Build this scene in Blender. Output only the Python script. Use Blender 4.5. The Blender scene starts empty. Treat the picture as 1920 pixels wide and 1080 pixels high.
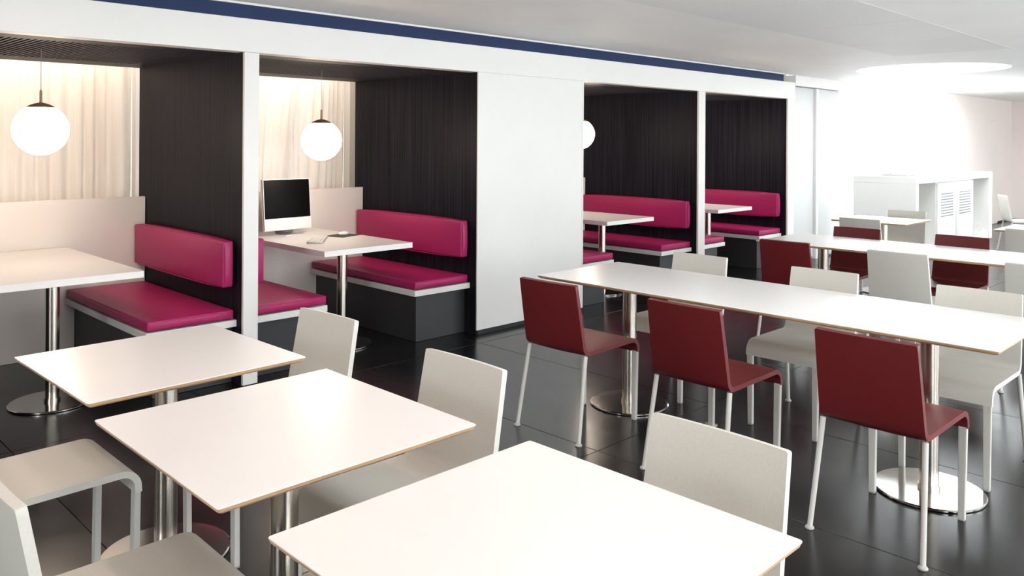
import bpy, bmesh, math, random
from mathutils import Vector, Matrix
random.seed(7)
S = bpy.context.scene
COL = S.collection
R = math.radians

# ------------------------------------------------------------------ camera
F_PX, YAW, ROLL, HOR, EYE = 1530.0, R(44.888), R(0.3375), 263.6, 1.554
fw = Vector((math.sin(YAW), math.cos(YAW), 0))
r0 = Vector((math.cos(YAW), -math.sin(YAW), 0))
u0 = Vector((0, 0, 1))
rt = r0*math.cos(ROLL) + u0*math.sin(ROLL)
up = -r0*math.sin(ROLL) + u0*math.cos(ROLL)
cd = bpy.data.cameras.new('camera')
cam = bpy.data.objects.new('camera', cd)
COL.objects.link(cam)
cam.matrix_world = Matrix(((rt.x, up.x, -fw.x, 0), (rt.y, up.y, -fw.y, 0), (rt.z, up.z, -fw.z, EYE), (0, 0, 0, 1)))
cd.sensor_fit = 'HORIZONTAL'
cd.sensor_width = 36.0
cd.lens = 36.0*F_PX/1920.0
cd.shift_y = (HOR - 540.0)/1920.0
cd.clip_start = 0.05
S.camera = cam

# ------------------------------------------------------------------ sky and exposure
W = bpy.data.worlds.new('overcast_sky')
S.world = W
W.use_nodes = True
bg = W.node_tree.nodes['Background']
bg.inputs[0].default_value = (0.91, 0.965, 1.0, 1)
bg.inputs[1].default_value = 6.0
S.view_settings.view_transform = 'Standard'
S.view_settings.look = 'None'
S.view_settings.exposure = 1.02
S.view_settings.gamma = 1.0
S.view_settings.use_curve_mapping = False

def area(name, loc, rot, sx, sy, power=0, col=(1, 1, 1), portal=False):
    l = bpy.data.lights.new(name, 'AREA')
    l.shape = 'RECTANGLE'; l.size = sx; l.size_y = sy; l.energy = power; l.color = col
    if portal: l.cycles.is_portal = True
    o = bpy.data.objects.new(name, l); COL.objects.link(o)
    o.location = loc; o.rotation_euler = rot
    return o

# layout numbers -------------------------------------------------------
CEIL = 2.41
FAC = 4.808                       # facade plane
BACK = 6.53                       # back end of the booth partitions
HB, HT = 2.10, 2.31               # header bottom / top
X0, X1, Y0, Y1 = -3.1, 18.95, -2.435, 7.0
ROOF = (12.7, 15.2, 1.6, 4.3)   # rooflight in the ceiling
DISC = (10.12, 3.28, 0.80)        # round rooflight
ADDED_DISC = (2.85, 2.20, 0.52)        # unseen second opening, added to light the near and long tables
ADDED_SIDEWIN = [(0.4, 2.6), (3.2, 5.4), (6.0, 8.2), (8.8, 11.0), (14.6, 17.8)]  # unseen side windows, added and spaced for the daylight they give
FARWIN = (11.36, 14.9)
# daylight enters through these openings (portals only guide the sampling)
area('portal_far_window', ((FARWIN[0]+FARWIN[1])/2, 4.98, 1.2), (R(-90), 0, 0), FARWIN[1]-FARWIN[0], 2.3, portal=True)
area('portal_rooflight', ((ROOF[0]+ROOF[1])/2, (ROOF[2]+ROOF[3])/2, CEIL+.02), (0, 0, 0), ROOF[1]-ROOF[0], ROOF[3]-ROOF[2], portal=True)
for D in (DISC, ADDED_DISC): area('portal_round_rooflight', (D[0], D[1], CEIL+.02), (0, 0, 0), 2*D[2], 2*D[2], portal=True)
ADDED_REARWIN = [(.9, 2.2)]  # unseen rear window, added to brighten the chair backs and ceiling
for a, b in ADDED_REARWIN: area('portal_added_rear_window', (X0+.02, (a+b)/2, 1.25), (0, R(-90), 0), 2.1, b-a, portal=True)
ADDED_BACKWIN = [(.75, 2.25), (2.75, 4.25), (5.9, 7.45), (7.95, 9.5)]   # unseen, added behind the booth curtains to brighten them
for a, b in ADDED_BACKWIN: area('portal_added_back_window', ((a+b)/2, Y1, 1.45), (R(-90), 0, 0), b-a, 2.1, portal=True)
for a, b in ADDED_SIDEWIN:
    area('portal_added_side_window', ((a+b)/2, Y0+.02, 1.25), (R(90), 0, 0), b-a, 2.1, portal=True)
# warm strip lamps in the cove over the curtains
for a, b in ((0.6, 2.38), (2.6, 4.38), (5.75, 7.6), (7.8, 9.65)):
    area('cove_lamp', ((a+b)/2, 6.60, 2.33), (R(12), 0, 0), b-a, 0.05, 4.2, (1.0, 0.84, 0.68))

# ------------------------------------------------------------------ materials
def lin(c):
    return tuple(((v/255.0)/12.92 if v/255.0 <= .04045 else ((v/255.0+.055)/1.055)**2.4) for v in c) + (1,)
def principled(name, col, rough=.5, metal=0.0, spec=.5, **kw):
    m = bpy.data.materials.new(name); m.use_nodes = True
    p = m.node_tree.nodes['Principled BSDF']
    p.inputs['Base Color'].default_value = col if len(col) == 4 else (*col, 1)
    p.inputs['Roughness'].default_value = rough
    p.inputs['Metallic'].default_value = metal
    p.inputs['Specular IOR Level'].default_value = spec
    for k, v in kw.items(): p.inputs[k].default_value = v
    return m
def grain(m, scale=(1, 1, 1), noise=8.0, amount=.08, bump=0.0, rough=0.0, detail=4.0):
    """procedural variation: colour grain, relief and gloss wear"""
    nt = m.node_tree; N = nt.nodes; L = nt.links
    p = N['Principled BSDF']
    tc = N.new('ShaderNodeTexCoord'); mp = N.new('ShaderNodeMapping'); mp.inputs['Scale'].default_value = scale
    nz = N.new('ShaderNodeTexNoise'); nz.inputs['Scale'].default_value = noise; nz.inputs['Detail'].default_value = detail
    L.new(tc.outputs['Object'], mp.inputs['Vector']); L.new(mp.outputs[0], nz.inputs['Vector'])
    c = p.inputs['Base Color'].default_value[:]
    rp = N.new('ShaderNodeValToRGB')
    rp.color_ramp.elements[0].position = .3; rp.color_ramp.elements[1].position = .7
    rp.color_ramp.elements[0].color = tuple(v*(1-amount) for v in c[:3])+(1,)
    rp.color_ramp.elements[1].color = tuple(min(1, v*(1+amount)) for v in c[:3])+(1,)
    L.new(nz.outputs[0], rp.inputs[0]); L.new(rp.outputs[0], p.inputs['Base Color'])
    if rough:
        mr = N.new('ShaderNodeMapRange'); r = p.inputs['Roughness'].default_value
        mr.inputs['To Min'].default_value = max(0, r-rough); mr.inputs['To Max'].default_value = r+rough
        L.new(nz.outputs[0], mr.inputs[0]); L.new(mr.outputs[0], p.inputs['Roughness'])
    if bump:
        b = N.new('ShaderNodeBump'); b.inputs['Strength'].default_value = bump; b.inputs['Distance'].default_value = .002
        L.new(nz.outputs[0], b.inputs['Height']); L.new(b.outputs[0], p.inputs['Normal'])
    return m
M = {}
M['white'] = grain(principled('white_paint', (.735, .72, .69), .45), noise=3, amount=.015)
M['ceil'] = grain(principled('ceiling_paint', (.90, .89, .87), .7), noise=1.5, amount=.02)
M['blue'] = grain(principled('navy_band', (.011, .026, .082), .6, spec=.25), noise=3, amount=.08)
M['veneer'] = grain(principled('dark_veneer', (.0095, .0088, .0140), .5, spec=.10), scale=(75, 75, .9), noise=1.0, amount=.85, bump=.5, rough=.08)
M['soffit'] = grain(principled('dark_soffit', (.024, .022, .029), .55, spec=.15), noise=3, amount=.1)
M['void'] = principled('dark_void', (.006, .006, .007), .9)
M['tile'] = grain(principled('dark_stone_tile', (.0085, .009, .0095), .22, spec=.42), noise=5, amount=.22, bump=.04, rough=.06)
M['joint'] = grain(principled('tile_joint', (.004, .004, .004), .8), noise=9, amount=.1)
M['laminate'] = grain(principled('white_laminate', (.80, .775, .75), .27, spec=.5), noise=4, amount=.01)
M['ply'] = grain(principled('plywood_edge', (.56, .36, .19), .5), scale=(1, 1, 30), noise=3, amount=.25)
M['steel'] = grain(principled('brushed_steel', (.56, .51, .45), .24, 1.0), scale=(1, 1, .2), noise=3, amount=.03)
M['steel_disc'] = grain(principled('polished_steel_plate', (.60, .58, .55), .13, 1.0), noise=20, amount=.03, rough=.03)
M['shell_white'] = grain(principled('pale_grey_shell', (.595, .575, .52), .45, spec=.4), noise=140, amount=.03, bump=.05)
M['shell_red'] = grain(principled('dark_red_shell', (.122, .009, .011), .42, spec=.45), noise=140, amount=.05, bump=.08)
M['frame'] = principled('off_white_tube', (.52, .505, .47), .38)
grain(M['frame'], noise=30, amount=.02)
M['glide'] = grain(principled('grey_glide', (.35, .34, .32), .4), noise=20, amount=.05)
M['leather'] = grain(principled('magenta_vinyl', (.37, .015, .105), .42, spec=.32), noise=60, amount=.06, bump=.12)
M['bench_base'] = grain(principled('charcoal_base', (.028, .028, .030), .45), noise=5, amount=.06)
M['door'] = grain(principled('pale_grey_door', (.56, .56, .555), .5), noise=3, amount=.015)
M['cream'] = grain(principled('cream_panel', (.77, .70, .635), .5), noise=3, amount=.015)
M['pink'] = grain(principled('blush_wall', (.80, .72, .68), .6), noise=2, amount=.015)
M['skirting'] = grain(principled('black_skirting', (.012, .012, .013), .5), noise=6, amount=.1)
M['copper'] = grain(principled('copper_cap', (.58, .33, .20), .42, .55), noise=12, amount=.05)
M['cable'] = principled('thin_cable', (.25, .20, .17), .5)
grain(M['cable'], noise=30, amount=.05)
M['alu'] = grain(principled('silver_aluminium', (.62, .62, .63), .32, 1.0), noise=60, amount=.02)
M['screen'] = grain(principled('black_screen', (.002, .002, .002), .5, spec=.1), noise=5, amount=.1)
M['rim'] = grain(principled('white_plastic', (.82, .80, .78), .35), noise=8, amount=.01)
M['pad'] = grain(principled('dark_mouse_pad', (.05, .04, .035), .7), noise=40, amount=.1)
M['key'] = grain(principled('white_key', (.78, .75, .73), .5), noise=8, amount=.01)
M['outside'] = grain(principled('pale_paving', (.6, .6, .58), .8), noise=2, amount=.1)
M['slot'] = principled('painted_slot_shade', (.20, .205, .22), .8)  # grey of the louvre strips, shade of the slots put into colour
grain(M['slot'], noise=8, amount=.03)
# curtain: thin cloth that lets some light through
def curtain_mat():
    m = bpy.data.materials.new('sheer_curtain'); m.use_nodes = True
    nt = m.node_tree; N = nt.nodes; L = nt.links
    p = N['Principled BSDF']; p.inputs['Base Color'].default_value = (.88, .825, .77, 1); p.inputs['Roughness'].default_value = .8
    p.inputs['Specular IOR Level'].default_value = .1
    grain(m, scale=(60, 60, 1), noise=2, amount=.04)
    t = N.new('ShaderNodeBsdfTranslucent'); t.inputs[0].default_value = (.85, .77, .69, 1)
    mx = N.new('ShaderNodeMixShader'); mx.inputs[0].default_value = .12
    L.new(p.outputs[0], mx.inputs[1]); L.new(t.outputs[0], mx.inputs[2]); L.new(mx.outputs[0], N['Material Output'].inputs[0])
    return m
M['curtain'] = curtain_mat()
def glass_mat():
    m = bpy.data.materials.new('window_glass'); m.use_nodes = True
    nt = m.node_tree; N = nt.nodes; L = nt.links
    N.remove(N['Principled BSDF'])
    t = N.new('ShaderNodeBsdfTransparent'); g = N.new('ShaderNodeBsdfGlossy'); g.inputs['Roughness'].default_value = .02
    mx = N.new('ShaderNodeMixShader'); mx.inputs[0].default_value = .06
    L.new(t.outputs[0], mx.inputs[1]); L.new(g.outputs[0], mx.inputs[2]); L.new(mx.outputs[0], N['Material Output'].inputs[0])
    return m
M['glass'] = glass_mat()
def emis(name, col, s):
    m = bpy.data.materials.new(name); m.use_nodes = True
    p = m.node_tree.nodes['Principled BSDF']
    p.inputs['Base Color'].default_value = (.9, .88, .85, 1)
    p.inputs['Emission Color'].default_value = (*col, 1); p.inputs['Emission Strength'].default_value = s
    return m
M['globe'] = emis('lit_opal_glass', (1.0, .82, .66), 12.5)
M['lens'] = emis('added_downlight_lens', (1.0, .73, .60), 40.0)  # emitter of the added downlights
def perforated():
    m = principled('perforated_ceiling', (.74, .74, .72), .7)
    nt = m.node_tree; N = nt.nodes; L = nt.links; p = N['Principled BSDF']
    tc = N.new('ShaderNodeTexCoord'); sp = N.new('ShaderNodeSeparateXYZ'); L.new(tc.outputs['Object'], sp.inputs[0])
    def wave(sock, pitch):
        a = N.new('ShaderNodeMath'); a.operation = 'MULTIPLY'; a.inputs[1].default_value = 2*math.pi/pitch; L.new(sock, a.inputs[0])
        b = N.new('ShaderNodeMath'); b.operation = 'COSINE'; L.new(a.outputs[0], b.inputs[0]); return b.outputs[0]
    s = N.new('ShaderNodeMath'); s.operation = 'ADD'
    L.new(wave(sp.outputs[0], .020), s.inputs[0]); L.new(wave(sp.outputs[1], .020), s.inputs[1])
    g = N.new('ShaderNodeMath'); g.operation = 'GREATER_THAN'; g.inputs[1].default_value = .9; L.new(s.outputs[0], g.inputs[0])
    mx = N.new('ShaderNodeMix'); mx.data_type = 'RGBA'
    mx.inputs[6].default_value = (.90, .89, .87, 1); mx.inputs[7].default_value = (.55, .55, .54, 1)  # darker dots put the shade of the holes into the colour
    L.new(g.outputs[0], mx.inputs[0]); L.new(mx.outputs[2], p.inputs['Base Color'])
    return m
M['perf'] = perforated()

# ------------------------------------------------------------------ mesh helpers
def box(bm, x0, x1, y0, y1, z0, z1, bev=0.0, seg=2):
    b = bmesh.new()
    v = [b.verts.new((x, y, z)) for x in (x0, x1) for y in (y0, y1) for z in (z0, z1)]
    for f in ((0, 1, 3, 2), (4, 6, 7, 5), (0, 4, 5, 1), (2, 3, 7, 6), (0, 2, 6, 4), (1, 5, 7, 3)):
        b.faces.new([v[i] for i in f])
    if bev: bmesh.ops.bevel(b, geom=b.edges[:], offset=bev, segments=seg, profile=.5, affect='EDGES')
    merge(bm, b)
def merge(bm, b):
    mp = {}
    for v in b.verts: mp[v] = bm.verts.new(v.co)
    for f in b.faces:
        try: bm.faces.new([mp[v] for v in f.verts])
        except ValueError: pass
    b.free()
def lathe(bm, prof, c=(0, 0, 0), n=32):
    """prof: (r, z) from bottom to top, closed at r = 0"""
    rings = []
    for r, z in prof:
        if r < 1e-6: rings.append([bm.verts.new((c[0], c[1], c[2]+z))])
        else: rings.append([bm.verts.new((c[0]+r*math.cos(2*math.pi*i/n), c[1]+r*math.sin(2*math.pi*i/n), c[2]+z)) for i in range(n)])
    for a, b in zip(rings, rings[1:]):
        for i in range(n):
            j = (i+1) % n
            if len(a) == 1 and len(b) == 1: continue
            if len(a) == 1: bm.faces.new((a[0], b[j], b[i]))
            elif len(b) == 1: bm.faces.new((a[i], a[j], b[0]))
            else: bm.faces.new((a[i], a[j], b[j], b[i]))
def tube(bm, p, q, r, r2=None, n=12):
    p, q = Vector(p), Vector(q); d = (q-p).normalized(); r2 = r if r2 is None else r2
    a = d.orthogonal().normalized(); b = d.cross(a)
    A = [bm.verts.new(p+(a*math.cos(t)+b*math.sin(t))*r) for t in [2*math.pi*i/n for i in range(n)]]
    B = [bm.verts.new(q+(a*math.cos(t)+b*math.sin(t))*r2) for t in [2*math.pi*i/n for i in range(n)]]
    for i in range(n): bm.faces.new((A[i], A[(i+1) % n], B[(i+1) % n], B[i]))
    bm.faces.new(A[::-1]); bm.faces.new(B)
def obj(name, bm, mat, parent=None, smooth=None):
    bmesh.ops.recalc_face_normals(bm, faces=bm.faces[:])
    me = bpy.data.meshes.new(name); bm.to_mesh(me); bm.free()
    me.materials.append(M[mat])
    if smooth is not None:
        for p in me.polygons: p.use_smooth = True
        me.set_sharp_from_angle(angle=R(smooth))
    o = bpy.data.objects.new(name, me); COL.objects.link(o)
    if parent is not None: o.parent = parent
    return o
def bobj(name, b, mat, parent=None, bev=0.0, seg=2, smooth=None):
    bm = bmesh.new(); box(bm, *b, bev, seg)
    return obj(name, bm, mat, parent, 40 if (bev and smooth is None) else smooth)
def struct(o): o['kind'] = 'structure'; return o
def tag(o, label, cat, group=None):
    o['label'] = label; o['category'] = cat
    if group: o['group'] = group
    return o
def thing(name, label, cat, loc=(0, 0, 0), rz=0.0, group=None):
    o = bpy.data.objects.new(name, None); COL.objects.link(o)
    o.empty_display_size = .2; o.location = loc; o.rotation_euler = (0, 0, rz)
    return tag(o, label, cat, group)
def dup(root, loc, rz, label, group=None):
    def cp(o, par):
        c = o.copy(); COL.objects.link(c); c.parent = par
        for ch in o.children: cp(ch, c)
        return c
    r = cp(root, None); r.location = loc; r.rotation_euler = (0, 0, rz); r['label'] = label
    if group: r['group'] = group
    return r

# ------------------------------------------------------------------ floor
fl = struct(bobj('floor', (X0, X1, Y0, Y1, -.12, -.004), 'joint'))
TX = 1.05
tiles = {}
for i in range(21):
    for y, d in ((Y0, 1.005), (-1.43, 2.01), (.58, 2.01), (2.59, 2.01), (4.60, 2.01)):
        if d not in tiles:
            t = bobj('floor_tile', (.0018, TX-.0018, .0018, d-.0018, -.010, 0), 'tile', fl, .0012, 1); tiles[d] = t.data
        else:
            t = bpy.data.objects.new('floor_tile', tiles[d]); COL.objects.link(t); t.parent = fl
        t.location = (X0+i*TX, y, 0)

# ------------------------------------------------------------------ ceiling with its two rooflights and an added round one
bm = bmesh.new()
CT = CEIL+.30
def slab(x0, x1, y0, y1): box(bm, x0, x1, y0, y1, CEIL, CT)
def round_cell(D, h, n=64):
    cx, cy, cr = D
    slab(cx-h, cx+h, Y0, cy-h); slab(cx-h, cx+h, cy+h, 4.84)
    rings = []
    for z in (CEIL, CT):
        inn, out = [], []
        for k in range(n):
            a = 2*math.pi*k/n; ca, sa = math.cos(a), math.sin(a); q = h/max(abs(ca), abs(sa))
            inn.append(bm.verts.new((cx+cr*ca, cy+cr*sa, z))); out.append(bm.verts.new((cx+q*ca, cy+q*sa, z)))
        rings.append((inn, out))
    for k in range(n):
        j = (k+1) % n
        for a, b in ((rings[0][0], rings[0][1]), (rings[1][0], rings[1][1]), (rings[0][0], rings[1][0])):
            bm.faces.new((a[k], a[j], b[j], b[k]))
slab(X0, ADDED_DISC[0]-.7, Y0, 4.84)
round_cell(ADDED_DISC, .7)
slab(ADDED_DISC[0]+.7, DISC[0]-1, Y0, 4.84)
round_cell(DISC, 1.0)
slab(DISC[0]+1, ROOF[0], Y0, 4.84)
slab(ROOF[0], ROOF[1], Y0, ROOF[2]); slab(ROOF[0], ROOF[1], ROOF[3], 4.84)
slab(ROOF[1], X1, Y0, 4.84)
ceiling = struct(obj('ceiling', bm, 'ceil'))
px = 8.36
k = 0
while k < 4:
    a = px-1.195*(k+1)
    bobj('perforated_panel', (a+.006, a+1.189, 2.02, 3.04, CEIL-.0008, CEIL+.01), 'perf', ceiling); k += 1
for nm, D in (('window_1', DISC), ('window_10', ADDED_DISC)):
    w1 = thing(nm, '', '', (D[0], D[1], CT-.02)); del w1['label'], w1['category']; struct(w1)
    bm = bmesh.new(); lathe(bm, [(0, 0), (D[2]+.03, 0), (D[2]+.03, .012), (0, .012)], n=48); obj('pane', bm, 'glass', w1)
w2 = thing('window_2', '', ''); del w2['label'], w2['category']; struct(w2)
bobj('pane', (ROOF[0]-.03, ROOF[1]+.03, ROOF[2]-.03, ROOF[3]+.03, CT+.002, CT+.014), 'glass', w2)
for k in range(1, 3):
    x = ROOF[0]+(ROOF[1]-ROOF[0])*k/3
    bobj('glazing_bar', (x-.025, x+.025, ROOF[2], ROOF[3], CT-.06, CT), 'white', w2)
struct(bobj('ceiling_booth_void', (X0, 9.85, 4.84, Y1, 2.62, 2.72), 'ceil'))

# ------------------------------------------------------------------ outer walls
bm = bmesh.new()
ys = [Y0-.15]+[v for w in ADDED_REARWIN for v in w]+[Y1]
for a, b in zip(ys[::2], ys[1::2]): box(bm, X0-.15, X0, a, b, -.05, CT)
for a, b in ADDED_REARWIN: box(bm, X0-.15, X0, a, b, -.05, .20); box(bm, X0-.15, X0, a, b, 2.30, CT)
struct(obj('wall_rear', bm, 'white'))
for n_, (a, b) in enumerate(ADDED_REARWIN):
    w = thing('window_%d' % (n_+20), '', '', (X0-.08, (a+b)/2, .2)); del w['label'], w['category']; struct(w)
    hw = (b-a)/2
    bobj('pane', (-.005, .005, -hw, hw, 0, 2.1), 'glass', w)
    for y in (-hw+.025, 0, hw-.025): bobj('mullion', (-.03, .03, y-.025, y+.025, .05, 2.05), 'white', w)
    for z in (.025, 2.075): bobj('rail', (-.03, .03, -hw, hw, z-.025, z+.025), 'white', w)
struct(bobj('wall_end', (X1, X1+.15, Y0-.15, 4.75, -.05, CT), 'pink'))
bm = bmesh.new()
xs = [X0]+[v for w in ADDED_SIDEWIN for v in w]+[X1]
for a, b in zip(xs[::2], xs[1::2]): box(bm, a, b, Y0-.15, Y0, -.05, CT)
for a, b in ADDED_SIDEWIN: box(bm, a, b, Y0-.15, Y0, -.05, .20); box(bm, a, b, Y0-.15, Y0, 2.30, CT)
struct(obj('wall_right', bm, 'white'))
for n_, (a, b) in enumerate(ADDED_SIDEWIN):
    w = thing('window_%d' % (n_+4), '', '', ((a+b)/2, Y0-.08, .2)); del w['label'], w['category']; struct(w)
    hw = (b-a)/2
    bobj('pane', (-hw, hw, -.005, .005, 0, 2.1), 'glass', w)
    for x in (-hw+.025, 0, hw-.025): bobj('mullion', (x-.025, x+.025, -.03, .03, .05, 2.05), 'white', w)
    for z in (.025, 2.075): bobj('rail', (-hw, hw, -.03, .03, z-.025, z+.025), 'white', w)

# ------------------------------------------------------------------ booth structure
bm = bmesh.new()
xs = [X0]+[v for w in ADDED_BACKWIN for v in w]+[9.85]
for a, b in zip(xs[::2], xs[1::2]): box(bm, a, b, Y1-.02, Y1+.13, -.05, 2.72)
for a, b in ADDED_BACKWIN: box(bm, a, b, Y1-.02, Y1+.13, -.05, .40); box(bm, a, b, Y1-.02, Y1+.13, 2.5, 2.72)
struct(obj('wall_booth_back', bm, 'white'))
for n_, (a, b) in enumerate(ADDED_BACKWIN):
    w = thing('window_%d' % (n_+12), '', '', ((a+b)/2, Y1+.06, .4)); del w['label'], w['category']; struct(w)
    bobj('pane', (-(b-a)/2, (b-a)/2, -.005, .005, 0, 2.1), 'glass', w)
struct(bobj('wall_booth_void', (X0, 9.52, 4.842, 4.90, HT, 2.66), 'white'))
struct(bobj('trim_1', (X0, 9.845, FAC-.010, FAC+.10, HB, HT), 'white', None, .002, 1))           # header over the booths
struct(bobj('trim_2', (X0, 9.56, FAC+.004, FAC+.030, HT+.001, 2.396), 'blue'))                      # navy band
struct(bobj('trim_3', (X0, 9.56, FAC-.012, FAC+.032, 2.3965, CEIL-.0005), 'white'))                # bright edge above it
PARTS = [(.42, .52), (2.42, 2.52), (7.63, 7.76), (9.675, 9.845)]
for k, (a, b) in enumerate(PARTS):
    p = struct(bobj('wall_partition_%d' % (k+1), (a, b, FAC+.024, BACK, .0, HB+.062), 'veneer'))
    struct(bobj('trim_%d' % (k+4), (a, b, FAC, FAC+.023, .006, HB), 'white', None, .0015, 1))
pil = struct(bobj('wall_pillar', (4.425, 5.69, FAC+.002, BACK, .035, HB+.062), 'white'))
bobj('side_cladding', (4.405, 4.4245, FAC+.012, BACK, .0, HB+.062), 'veneer', pil)
bobj('side_cladding', (5.6905, 5.71, FAC+.012, BACK, .0, HB+.062), 'veneer', pil)
bobj('front_edge', (4.405, 4.425, FAC, FAC+.0115, .035, HB), 'white', pil)
bobj('front_edge', (5.69, 5.71, FAC, FAC+.0115, .035, HB), 'white', pil)
struct(bobj('baseboard_pillar', (4.43, 5.685, FAC+.012, FAC+.20, 0, .034), 'skirting'))
bobj('wall_left_return', (X0, .41, FAC, FAC+.06, .006, HB), 'white')
struct(bpy.data.objects['wall_left_return'])
BOOTHS = [(.52, 2.42, 1.475), (2.52, 4.405, 3.465), (5.71, 7.63, 6.60), (7.76, 9.675, 8.62)]
strip_mesh = None
for k, (a, b, c) in enumerate(BOOTHS):
    s = thing('ceiling_booth_%d' % (k+1), '', '', ((a+b)/2, 5.64, HB)); del s['label'], s['category']; struct(s)
    hw = (b-a)/2-.001; y0, y1 = FAC+.095-5.64, BACK-5.64
    sx = hw-.16; sy0, sy1 = -.56, .57
    bm = bmesh.new()
    box(bm, -hw, hw, y0, sy0, 0, .03); box(bm, -hw, hw, sy1, y1, 0, .03)
    box(bm, -hw, -sx, sy0, sy1, 0, .03); box(bm, sx, hw, sy0, sy1, 0, .03)
    obj('border', bm, 'soffit', s)
    bobj('backing', (-hw, hw, y0, y1, .042, .06), 'void', s)
    bm = bmesh.new()
    nst = int(2*sx/.032)
    for i in range(nst):
        x = -sx+(i+.5)*2*sx/nst
        box(bm, x-.008, x+.008, sy0, sy1, 0, .012)
    g = obj('slotted_grille', bm, 'soffit', s); g['kind'] = 'stuff'

# jambs at the ends of the curtains
for k, (a, b) in enumerate(((2.47, 2.56), (4.485, 4.60), (7.72, 7.80), (9.72, 9.80))):
    struct(bobj('trim_%d' % (k+10), (a, b, 6.74, 6.90, 0, 2.6), 'white'))
# curtains
def curtain(name, x0, x1, label, seed, messy=0.0):
    rnd = random.Random(seed)
    bm = bmesh.new()
    # pleat phase
    xs, x = [], x0
    N = int((x1-x0)/.008)
    ph = [rnd.uniform(.8, 1.25) for _ in range(60)]
    zs = [0.03, .6, 1.0, 1.3, 1.6, 1.85, 2.1, 2.3, 2.55]
    grid = []
    for z in zs:
        row = []
        for i in range(N+1):
            u = (x1-x0)*i/N
            d = .0
            q = u/.105
            w = math.floor(q); fr = q-w
            amp = .021*ph[int(w) % 60]
            y = amp*math.sin(2*math.pi*(q+.16*math.sin(q*1.7+seed))) + .010*math.sin(q*2.3+seed*2)
            if messy and u > messy:
                t = (2.4-z)*.30*math.exp(-((u-messy-.35)/.35)**2)
                q2 = (u+t*.35)/.062
                y = .020*math.sin(2*math.pi*(q2+.2*math.sin(q2*1.3))) + .02*math.sin(q2*1.1)
            x = x0+u
            row.append(bm.verts.new((x, 6.83+y, z)))
        grid.append(row)
    for a, b in zip(grid, grid[1:]):
        for i in range(N): bm.faces.new((a[i], a[i+1], b[i+1], b[i]))
    o = obj(name, bm, 'curtain', None, 180)
    sm = o.modifiers.new('thickness', 'SOLIDIFY'); sm.thickness = .0015
    return tag(o, label, 'curtain', 'pleated curtains behind the booths')
curtain('curtain', .3, 2.465, 'pale pleated curtain behind the leftmost booth', 1)
curtain('curtain', 2.565, 4.48, 'beige bunched curtain behind the computer monitor', 2, .98)
curtain('curtain', 5.3, 7.71, 'pale curtain behind the booth right of the white pillar', 3)
curtain('curtain', 7.81, 9.71, 'pale curtain behind the farthest booth', 4)

# low cream screens behind the booth tables
names = ('low cream screen behind the leftmost booth table', 'low cream screen behind the computer monitor',
         'low cream screen in the booth right of the white pillar', 'low cream screen in the farthest booth')
for (a, b, c), nm in zip(BOOTHS, names):
    tag(bobj('screen_panel', (a+.004, b-.004, 6.39, 6.42, .001, 1.112), 'cream', None, .002, 1), nm, 'screen', 'low screens at the back of the booths')

# ------------------------------------------------------------------ benches
def rounded_cushion(x0, x1, y0, y1, z0, z1, r=.026):
    bm = bmesh.new(); b = bmesh.new(); box(b, x0, x1, y0, y1, z0, z1)
    # crown: subdivide and bulge the faces a little
    bmesh.ops.subdivide_edges(b, edges=b.edges[:], cuts=5, use_grid_fill=True)
    cx_, cy_, cz_ = (x0+x1)/2, (y0+y1)/2, (z0+z1)/2
    hx, hy, hz = (x1-x0)/2, (y1-y0)/2, (z1-z0)/2
    for v in b.verts:
        u = ((v.co.x-cx_)/hx, (v.co.y-cy_)/hy, (v.co.z-cz_)/hz)
        for ax in range(3):
            o1, o2 = [i for i in range(3) if i != ax]
            if abs(abs(u[ax])-1) < 1e-4:
                v.co[ax] += math.copysign(.014*(1-u[o1]**4)*(1-u[o2]**4), u[ax])
    sharp = [e for e in b.edges if len(e.link_faces) == 2 and e.calc_face_angle() > 1.0]
    bmesh.ops.bevel(b, geom=sharp, offset=r, segments=4, profile=.5, affect='EDGES', clamp_overlap=True)
    merge(bm, b)
    return bm
def bench(side, xp, label):
    """side +1: stands against the partition to its right (xp = partition face)"""
    t = thing('upholstered_bench', label, 'bench', (xp, 5.64, 0), 0, 'magenta booth benches')
    s = -side
    def X(a, b): return (min(s*a, s*b), max(s*a, s*b))
    y0, y1 = 4.89-5.64, 6.388-5.64
    bobj('base', (*X(.002, .50), y0+.065, y1, .001, .364), 'bench_base', t, .002, 1)
    bobj('seat_board', (*X(.002, .562), y0, y1, .365, .409), 'white', t, .002, 1)
    obj('seat_cushion', rounded_cushion(*X(.019, .556), y0+.005, y1-.024, .417, .474), 'leather', t, 60)
    obj('backrest_cushion', rounded_cushion(*X(.019, .092), y0+.012, y1-.024, .617, .908), 'leather', t, 60)
    return t
bench(1, 2.42, 'magenta bench in the leftmost booth against the dark partition')
bench(-1, 2.52, 'magenta bench left of the computer table, half hidden by the slim white post')
bench(1, 4.405, 'magenta bench right of the computer table, whole seat and backrest showing')
bench(-1, 5.71, 'magenta bench end peeking out from behind the white pillar')
bench(1, 7.63, 'magenta bench right of the white pillar, behind the long table end')
bench(-1, 7.76, 'magenta bench end just right of the farther slim white post')
bench(1, 9.675, 'magenta bench in the farthest booth, backrest below the dark end wall')

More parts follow.
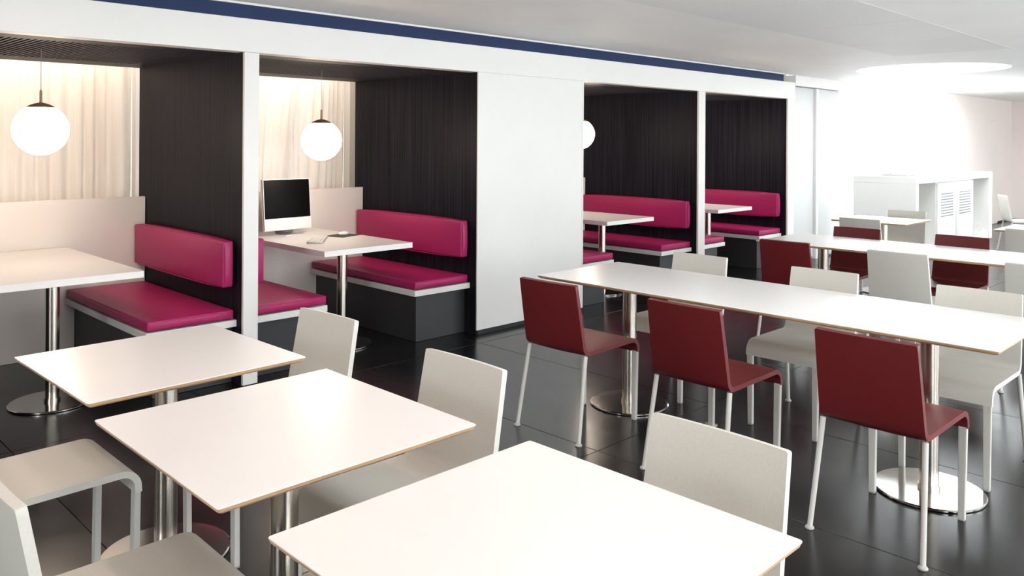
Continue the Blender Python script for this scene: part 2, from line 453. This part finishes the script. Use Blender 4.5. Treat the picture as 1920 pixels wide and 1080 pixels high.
# ------------------------------------------------------------------ tables
def pedestal(t, x, y, top, r=.040, br=.230):
    bm = bmesh.new(); lathe(bm, [(0, .012), (r, .012), (r, top), (0, top)], (x, y, 0), 32); obj('pole', bm, 'steel', t, 40)
    bm = bmesh.new(); lathe(bm, [(0, .0005), (br-.004, .0005), (br, .004), (br, .009), (br-.005, .0125), (r+.012, .014), (0, .014)], (x, y, 0), 64); obj('base_disc', bm, 'steel_disc', t, 30)
    bm = bmesh.new(); lathe(bm, [(0, .0), (r+.006, .0), (r+.006, .018), (0, .018)], (x, y, .0135), 32); 
    obj('collar', bm, 'steel', t, 40)
    bobj('mounting_plate', (x-.12, x+.12, y-.12, y+.12, top-.006, top+.0005), 'bench_base', t)
def plywood_table(name, hx, hy, poles, label, loc, z=.74, rz=0.0, group=None):
    t = thing(name, label, 'table', loc, rz, group)
    # white laminate on plywood with an undercut edge
    def plate(prof):
        bm = bmesh.new(); rc = .007; prev = None
        loops = []
        for inset, zz in prof:
            lp = []
            for qx, qy, a0 in ((1, 1, 0), (-1, 1, 90), (-1, -1, 180), (1, -1, 270)):
                for k in range(5):
                    a = R(a0+k*22.5)
                    lp.append(bm.verts.new((qx*(hx-inset-rc)+rc*math.cos(a), qy*(hy-inset-rc)+rc*math.sin(a), zz)))
            loops.append(lp)
        for A, B in zip(loops, loops[1:]):
            for i in range(len(A)): bm.faces.new((A[i], A[(i+1) % len(A)], B[(i+1) % len(A)], B[i]))
        bm.faces.new(loops[0][::-1]); bm.faces.new(loops[-1]); return bm
    obj('tabletop', plate([(.0, z-.0032), (.0, z-.0008), (.0008, z)]), 'laminate', t, 30)
    obj('plywood_edge', plate([(.012, z-.019), (.0035, z-.012), (.0005, z-.0033)]), 'ply', t, 30)
    for x, y in poles: pedestal(t, x, y, z-.0192)
    return t
plywood_table('cafe_table', .384, .378, [(.02, -.005)], 'small square white table nearest the leftmost booth', (1.222, 3.075, 0), rz=R(1.2), group='small square tables in front')
plywood_table('cafe_table', .386, .396, [(0, 0)], 'middle of the three small square white tables in front', (1.197, 2.121, 0), group='small square tables in front')
plywood_table('cafe_table', .388, .388, [(-.02, 0)], 'nearest square white table, cut by the bottom of the photo', (1.215, 1.146, 0), group='small square tables in front')
plywood_table('long_table', .398, 1.243, [(-.09, .777), (-.10, -.89)], 'long white table with three red chairs along its near side', (4.003, 2.154, 0), group='long white tables')
plywood_table('long_table', .395, 1.243, [(-.10, .80), (-.10, -.89)], 'long white table farther back, red chairs on its far side', (6.60, 2.12, 0), group='long white tables')
plywood_table('cafe_table', .365, .385, [(-.13, -.08)], 'square white table in front of the white serving counter', (8.89, 3.37, 0), group='small square tables at the back')
plywood_table('cafe_table', .365, .385, [(0, 0)], 'square white table at the right edge behind the farther long table', (9.06, 1.87, 0), group='small square tables at the back')

for (a, b, c), nm in zip(BOOTHS, ('thick white booth table at the left edge under the first globe lamp', 'thick white booth table carrying the computer monitor',
                                  'thick white booth table right of the white pillar', 'thick white booth table in the farthest booth')):
    t = thing('booth_table', nm, 'table', (c, 5.30, 0), 0, 'booth tables')
    bobj('tabletop', (-.385, .385, 4.93-5.30, 6.386-5.30, .735, .775), 'laminate', t, .0015, 1)
    pedestal(t, 0, 0, .7345, .038, .228)

# ------------------------------------------------------------------ chairs
def profile():
    """shell centre line (x, z) from the top of the back to the hem of the front apron; chair faces +x"""
    P = []
    A, B, C_, D = Vector((-.262, .812)), Vector((-.196, .447)), Vector((.268, .453)), Vector((.272, .382))
    def arc(p, q, s, rad, n):
        d1 = (p-q).normalized(); d2 = (s-q).normalized(); ang = d1.angle(d2)
        t = rad/math.tan(ang/2); a = q+d1*t; e = q+d2*t
        bis = (d1+d2).normalized(); c = q+bis*(rad/math.sin(ang/2))
        v0 = a-c; v1 = e-c; tot = v0.angle_signed(v1)
        return [c+Matrix.Rotation(-tot*k/n, 2) @ v0 for k in range(n+1)]
    a1 = arc(A, B, C_, .045, 7); a2 = arc(B, C_, D, .052, 8)
    for k in range(12):
        f = k/11; f2 = (0, .004, .010, .019, .08, .2, .32, .45, .6, .75, .9, 1)[k]
        P.append(A.lerp(a1[0], f2))
    P += a1[1:]
    nb = len(P)
    for k in range(1, 7): P.append(a1[-1].lerp(a2[0], k/6))
    P += a2[1:]; P.append(D)
    return P, nb
def shell_mesh(P, i0, i1):
    bm = bmesh.new(); T = .011
    nrm = []
    for i in range(len(P)):
        a = P[max(0, i-1)]; b = P[min(len(P)-1, i+1)]; d = (b-a).normalized(); nrm.append(Vector((-d.y, d.x)))
    top = P[0]
    NV = 12
    rows = []
    for i in range(i0, i1):
        p = P[i]; n2 = nrm[i]
        s = (p-top).length
        hw = .196+.008*min(1, s/.36)
        if i < 6 and s < .007: hw -= .007-math.sqrt(max(0, .007**2-(.007-s)**2))
        fr, bk = [], []
        hgt = max(0, min(1, (p.y-.46)/.1))
        dish = .010*hgt + .005*(1-hgt)*(1 if p.x < .2 else 0)
        for k in range(NV+1):
            y = -1+2*k/NV
            off = -dish*(1-y*y)   # hollow towards the sitter's back / down
            if hgt > 0: q = p+Vector((off, 0))
            else: q = p+Vector((0, off))
            e = n2*T
            fr.append((q.x+e.x, y*hw, q.y+e.y)); bk.append((q.x-e.x, y*hw, q.y-e.y))
        rows.append([bm.verts.new(v) for v in fr]+[bm.verts.new(v) for v in bk[::-1]])
    for A, B in zip(rows, rows[1:]):
        m = len(A)
        for k in range(m): bm.faces.new((A[k], A[(k+1) % m], B[(k+1) % m], B[k]))
    for rw, flip in ((rows[0], False), (rows[-1], True)):
        m = NV+1
        for k in range(NV): bm.faces.new((rw[k], rw[k+1], rw[2*m-2-k], rw[2*m-1-k]))
    return bm
def make_chair(shell, label, loc, rz, group):
    t = thing('chair', label, 'chair', loc, rz, group)
    P, nb = profile()
    obj('backrest', shell_mesh(P, 0, nb), shell, t, 45)
    obj('seat', shell_mesh(P, nb-1, len(P)), shell, t, 45)
    for s in (-1, 1):
        bm = bmesh.new()
        # front leg: square tube tapering to the floor
        lo = [bm.verts.new((.266+dx*.0125, s*.182+dy*.0125, .006)) for dx, dy in ((-1, -1), (1, -1), (1, 1), (-1, 1))]
        hi = [bm.verts.new((.270+dx*.0105, s*.184+dy*.0165, .388)) for dx, dy in ((-1, -1), (1, -1), (1, 1), (-1, 1))]
        for k in range(4): bm.faces.new((lo[k], lo[(k+1) % 4], hi[(k+1) % 4], hi[k]))
        bm.faces.new(lo[::-1]); bm.faces.new(hi)
        bmesh.ops.bevel(bm, geom=bm.edges[:], offset=.0022, segments=2, affect='EDGES')
        lg = obj('leg', bm, 'frame', t, 40)
        bobj('glide', (.266-.0125, .266+.0125, s*.182-.0125, s*.182+.0125, 0, .0062), 'glide', lg, .001, 1)
        bm = bmesh.new()
        tube(bm, (-.262, s*.216, .006), (-.188, s*.197, .437), .0105, .0115, 14)
        lg = obj('leg', bm, 'frame', t, 50)
        bm = bmesh.new(); lathe(bm, [(0, 0), (.017, 0), (.0185, .003), (.017, .007), (.012, .012), (0, .012)], (-.263, s*.2163, 0), 16); obj('glide', bm, 'glide', lg, 50)
    return t
G1, G2, G3 = 'red chairs at the long tables', 'pale chairs at the long tables', 'pale chairs at the small tables'
PI = math.pi
red = make_chair('shell_red', 'red chair by the white pillar, back turned, at the front long table', (3.44, 2.920, 0), R(1), G1)
dup(red, (3.445, 2.078, 0), R(-1), 'red chair, middle of the three along the near side of the front long table')
dup(red, (3.435, 1.256, 0), R(-1), 'red chair nearest the camera, beside the right-hand steel base plate')
dup(red, (6.035, 2.895, 0), 0, 'red chair with its back turned at the farther long table')
dup(red, (6.88, 2.90, 0), PI+R(2), 'red chair facing us on the far side of the farther table, beside its steel pole')
dup(red, (6.885, 2.075, 0), PI, 'red chair facing us across the farther long table, before the counter')
wh = make_chair('shell_white', 'pale chair behind the front long table, nearest the white pillar', (4.40, 2.915, 0), PI+R(1.5), G2)
dup(wh, (4.383, 2.075, 0), PI+R(1), 'pale chair behind the front long table, middle of its far side')
dup(wh, (4.352, 1.262, 0), PI, 'pale chair behind the front long table, near its right end')
dup(wh, (6.02, 2.075, 0), 0, 'pale chair with its back turned at the middle of the farther long table')
dup(wh, (6.03, 1.235, 0), 0, 'pale chair at the right edge, back turned, at the farther long table')
dup(wh, (1.640, 2.995, 0), PI+R(3), 'pale chair right of the small table nearest the leftmost booth', G3)
dup(wh, (1.585, 2.075, 0), PI, 'pale chair right of the middle small table, seat pushed under it', G3)
dup(wh, (1.597, 1.110, 0), PI, 'pale chair right of the nearest small table, only its back showing', G3)
dup(wh, (.765, 2.987, 0), R(0), 'pale chair at the left edge with its seat and front legs showing', G3)
dup(wh, (.725, 2.040, 0), R(-1), 'pale chair in the bottom left corner, back and seat cut by the frame', G3)
dup(wh, (8.31, 3.26, 0), R(1), 'pale chair, back turned, on the near side of the table before the counter', G3)
dup(wh, (9.10, 3.27, 0), PI, 'pale chair facing us across the table before the counter', G3)
dup(wh, (8.37, 1.815, 0), 0, 'pale chair, back turned, at the back table on the right edge', G3)
dup(wh, (13.38, 3.10, 0), R(-60), 'pale chair standing far off against the blush wall', G3)

# ------------------------------------------------------------------ globe lamps
for (a, b, c), z, nm in zip(BOOTHS, (1.604, 1.546, 1.625, 1.60),
        ('lit white globe lamp hanging in the leftmost booth', 'lit white globe lamp hanging above the computer monitor',
         'lit white globe lamp half hidden by the white pillar', 'lit white globe lamp hanging in the farthest booth')):
    x = {0: 1.49, 1: 3.47, 2: 6.60, 3: 8.62}[BOOTHS.index((a, b, c))]
    t = thing('globe_lamp', nm, 'lamp', (x, 5.61, z), 0, 'globe pendant lamps in the booths')
    r = .157
    bm = bmesh.new(); prof = [(r*math.sin(PI*k/28), -r*math.cos(PI*k/28)) for k in range(0, 24)]; prof[0] = (0, -r)
    lathe(bm, prof, n=40); obj('globe', bm, 'globe', t, 60)
    bm = bmesh.new()
    a0 = PI*23/28
    prof = [(0, r*math.cos(PI-a0)-.002)]+[((r+.003)*math.sin(a0+(PI-a0)*k/8), -(r+.003)*math.cos(a0+(PI-a0)*k/8)+.008*k/8) for k in range(9)]
    prof[-1] = (0, r+.011); lathe(bm, prof, n=32); obj('cap', bm, 'copper', t, 50)
    bm = bmesh.new(); lathe(bm, [(0, 0), (.012, .006), (.008, .016), (.0075, .078), (.004, .088), (0, .088)], (0, 0, r), 14); obj('stem', bm, 'copper', t, 50)
    bm = bmesh.new(); tube(bm, (0, 0, r+.085), (0, 0, HB-z), .0018, n=6); obj('cable', bm, 'cable', t, 60)

# ------------------------------------------------------------------ computer on the booth table
ZT = .7755
t = thing('computer_monitor', 'silver all-in-one computer with a black screen on the booth table', 'monitor', (3.425, 6.06, ZT), R(5))
def tilted(name, b, mat, par, bev=.004, tilt=R(5), piv=(0, 0, .24)):
    o = bobj(name, b, mat, par, bev, 2)
    m = Matrix.Translation(piv) @ Matrix.Rotation(-tilt, 4, 'X') @ Matrix.Translation(-Vector(piv))
    o.data.transform(m); return o
body = tilted('body', (-.225, .225, -.012, .022, .035, .452), 'alu', t, .006)
tilted('bezel', (-.2245, .2245, -.0145, -.0115, .036, .4515), 'rim', body, .001)
tilted('display', (-.218, .218, -.0160, -.0143, .133, .446), 'screen', body, .0006)
bm = bmesh.new()
pr = [(-.12, .0), (-.12, .006), (.020, .006), (.034, .012), (.044, .028), (.052, .26), (.060, .26), (.058, .0)]
va = [bm.verts.new((-.085, y, z)) for y, z in pr]; vb = [bm.verts.new((.085, y, z)) for y, z in pr]
bm.faces.new(va); bm.faces.new(vb[::-1])
for i in range(len(pr)): bm.faces.new((va[i], va[(i+1) % len(pr)], vb[(i+1) % len(pr)], vb[i]))
obj('stand', bm, 'alu', t, 30)
t = thing('keyboard', 'thin white keyboard lying on the booth table below the monitor', 'keyboard', (3.385, 5.515, ZT), R(52))
bobj('tray', (-.20, .20, -.06, .06, .001, .011), 'alu', t, .002, 2)
km = None
for j in range(5):
    for i in range(14):
        if km is None:
            k_ = bobj('key', (-.0115, .0115, -.0085, .0085, 0, .004), 'key', t, .001, 1); km = k_.data
        else:
            k_ = bpy.data.objects.new('key', km); COL.objects.link(k_); k_.parent = t
        k_.location = (-.182+i*.028, -.042+j*.021, .011)
tag(bobj('mouse_pad', (-.115, .115, -.095, .095, 0, .003), 'pad', None, .001, 1), 'dark mouse pad on the booth table in front of the low cream screen', 'mouse pad')
mp = bpy.data.objects['mouse_pad']; mp.location = (3.705, 5.66, ZT); mp.rotation_euler[2] = R(18)
t = thing('computer_mouse', 'white computer mouse on the dark pad', 'mouse', (3.735, 5.70, ZT+.0035), R(10))
bm = bmesh.new()
prof = [(0, 0), (.9, 0), (1.0, .25), (.95, .5), (.78, .78), (.5, .94), (.25, .99), (0, 1)]
lathe(bm, prof, n=24)
for v in bm.verts: v.co.x *= .052; v.co.y *= .031; v.co.z *= .026
obj('body', bm, 'rim', t, 60)
bm = bmesh.new(); tube(bm, (-.030, -.003, .0225), (-.030, .003, .0225), .0045, n=12); obj('scroll_wheel', bm, 'glide', t, 40)

# floor socket under the long table
t = thing('floor_socket', 'small round metal floor socket under the front long table', 'floor socket', (3.93, 2.395, .0005))
bm = bmesh.new(); lathe(bm, [(0, 0), (.042, 0), (.042, .004), (.036, .007), (0, .007)], n=32); obj('rim', bm, 'steel_disc', t, 40)
bm = bmesh.new(); lathe(bm, [(0, .0), (.028, 0), (.028, .003), (0, .003)], (0, 0, .0072), 24); obj('lid', bm, 'steel', t, 40)

# ------------------------------------------------------------------ far end: cupboard block, window, counter, blush wall
struct(bobj('wall_block', (9.86, 11.32, 4.93, 5.6, 0, CEIL+.2), 'white'))
struct(bobj('trim_20', (9.86, 11.33, 4.80, 4.929, 2.275, CEIL-.001), 'white', None, .002, 1))
for k, (a, b) in enumerate(((9.875, 10.55), (10.625, 11.315))):
    d = struct(bobj('door_%d' % (k+1), (a, b, 4.872+.012*(1-k), 4.928, .03, 2.27), 'door', None, .002, 1))
struct(bobj('trim_21', (10.556, 10.62, 4.845, 4.928, 0, 2.272), 'white', None, .002, 1))
w = thing('window_3', '', '', ((FARWIN[0]+FARWIN[1])/2, 4.90, 0)); del w['label'], w['category']; struct(w)
hw = (FARWIN[1]-FARWIN[0])/2
bobj('pane', (-hw, hw, -.006, .006, .03, CEIL), 'glass', w)
for x in (-hw+.02, hw-.02): bobj('mullion', (x-.02, x+.02, -.03, .03, 0, CEIL-.001), 'white', w)
bobj('sill', (-hw+.042, hw-.042, -.04, .04, 0, .04), 'white', w)
struct(bobj('wall_far', (FARWIN[1]+.005, X1-.001, 4.60, 4.75, 0, CEIL-.001), 'pink'))
struct(bobj('wall_far_return', (FARWIN[1]+.005, FARWIN[1]+.15, 4.751, 5.1, 0, CEIL+.3), 'white'))
d = struct(bobj('door_3', (16.03, 17.95, 4.585, 4.599, .01, 2.0), 'pink', None, .003, 1))
struct(bobj('baseboard_far', (17.96, X1-.02, 4.585, 4.5995, 0, .035), 'skirting'))
struct(bobj('baseboard_end', (X1-.016, X1-.001, -2, 4.58, 0, .035), 'skirting'))

CX0, CX1, CY0, CY1, CZ = 11.33, 14.74, 3.845, 4.67, 1.10
t = thing('serving_counter', 'white serving counter with slotted middle panels in front of the bright window', 'counter', (CX0, CY0, 0))
LX, LY = CX1-CX0, CY1-CY0
bobj('worktop', (0, LX, 0, LY, CZ-.09, CZ), 'white', t, .003, 1)
bobj('end_panel', (0, .10, 0, LY, .04, CZ-.0905), 'white', t, .002, 1)
bobj('end_panel', (LX-.16, LX, 0, LY, .04, CZ-.0905), 'white', t, .002, 1)
bobj('back_panel', (.101, LX-.161, LY-.05, LY, .04, CZ-.0905), 'white', t)
bobj('plinth', (.04, LX-.04, .06, LY-.04, 0, .0395), 'skirting', t)
bobj('shelf_floor', (.101, LX-.161, .02, LY-.051, .04, .07), 'white', t)
cab = bobj('cabinet', (.84, 2.47, .03, LY-.052, .071, CZ-.0905), 'white', t, .002, 1)
for xa, xb in ((.86, 1.645), (1.665, 2.45)):
    dr = bobj('louvre_door', (xa, xb, .008, .0295, .09, CZ-.11), 'white', t, .002, 1)
    for k in range(9):
        z = .52+k*.039
        bobj('louvre_slot', (xa+.14, xb-.14, .0035, .0078, z, z+.011), 'slot', dr)
tr = thing('serving_tray', 'thin grey tray lying on top of the white serving counter', 'tray', (11.85, 4.25, CZ+.0005), R(4))
bobj('base', (-.22, .22, -.16, .16, 0, .006), 'glide', tr, .001, 1)
for b in ((-.22, .22, -.16, -.15, .006, .018), (-.22, .22, .15, .16, .006, .018), (-.22, -.21, -.15, .15, .006, .018), (.21, .22, -.15, .15, .006, .018)):
    bobj('rim', b, 'glide', tr)

# ------------------------------------------------------------------ unseen recessed downlights, added for warm light on the near tables
for k, (x, y) in enumerate(((1.2, 2.6), (1.2, .9), (-.5, 2.6), (-.5, .9), (2.6, .2), (.3, 4.0))):
    t = thing('added_downlight', 'unseen round ceiling lamp added above the small square tables', 'added_downlight', (x, y, CEIL), 0, 'unseen downlights added above the front tables')
    bm = bmesh.new()
    prof = [(.085, -.003), (.105, -.004), (.107, 0)]
    lathe(bm, prof, n=32); obj('trim_ring', bm, 'white', t, 50)
    bm = bmesh.new(); lathe(bm, [(0, -.0045), (.084, -.0045), (.084, -.001), (0, -.001)], n=32); obj('lens', bm, 'lens', t)
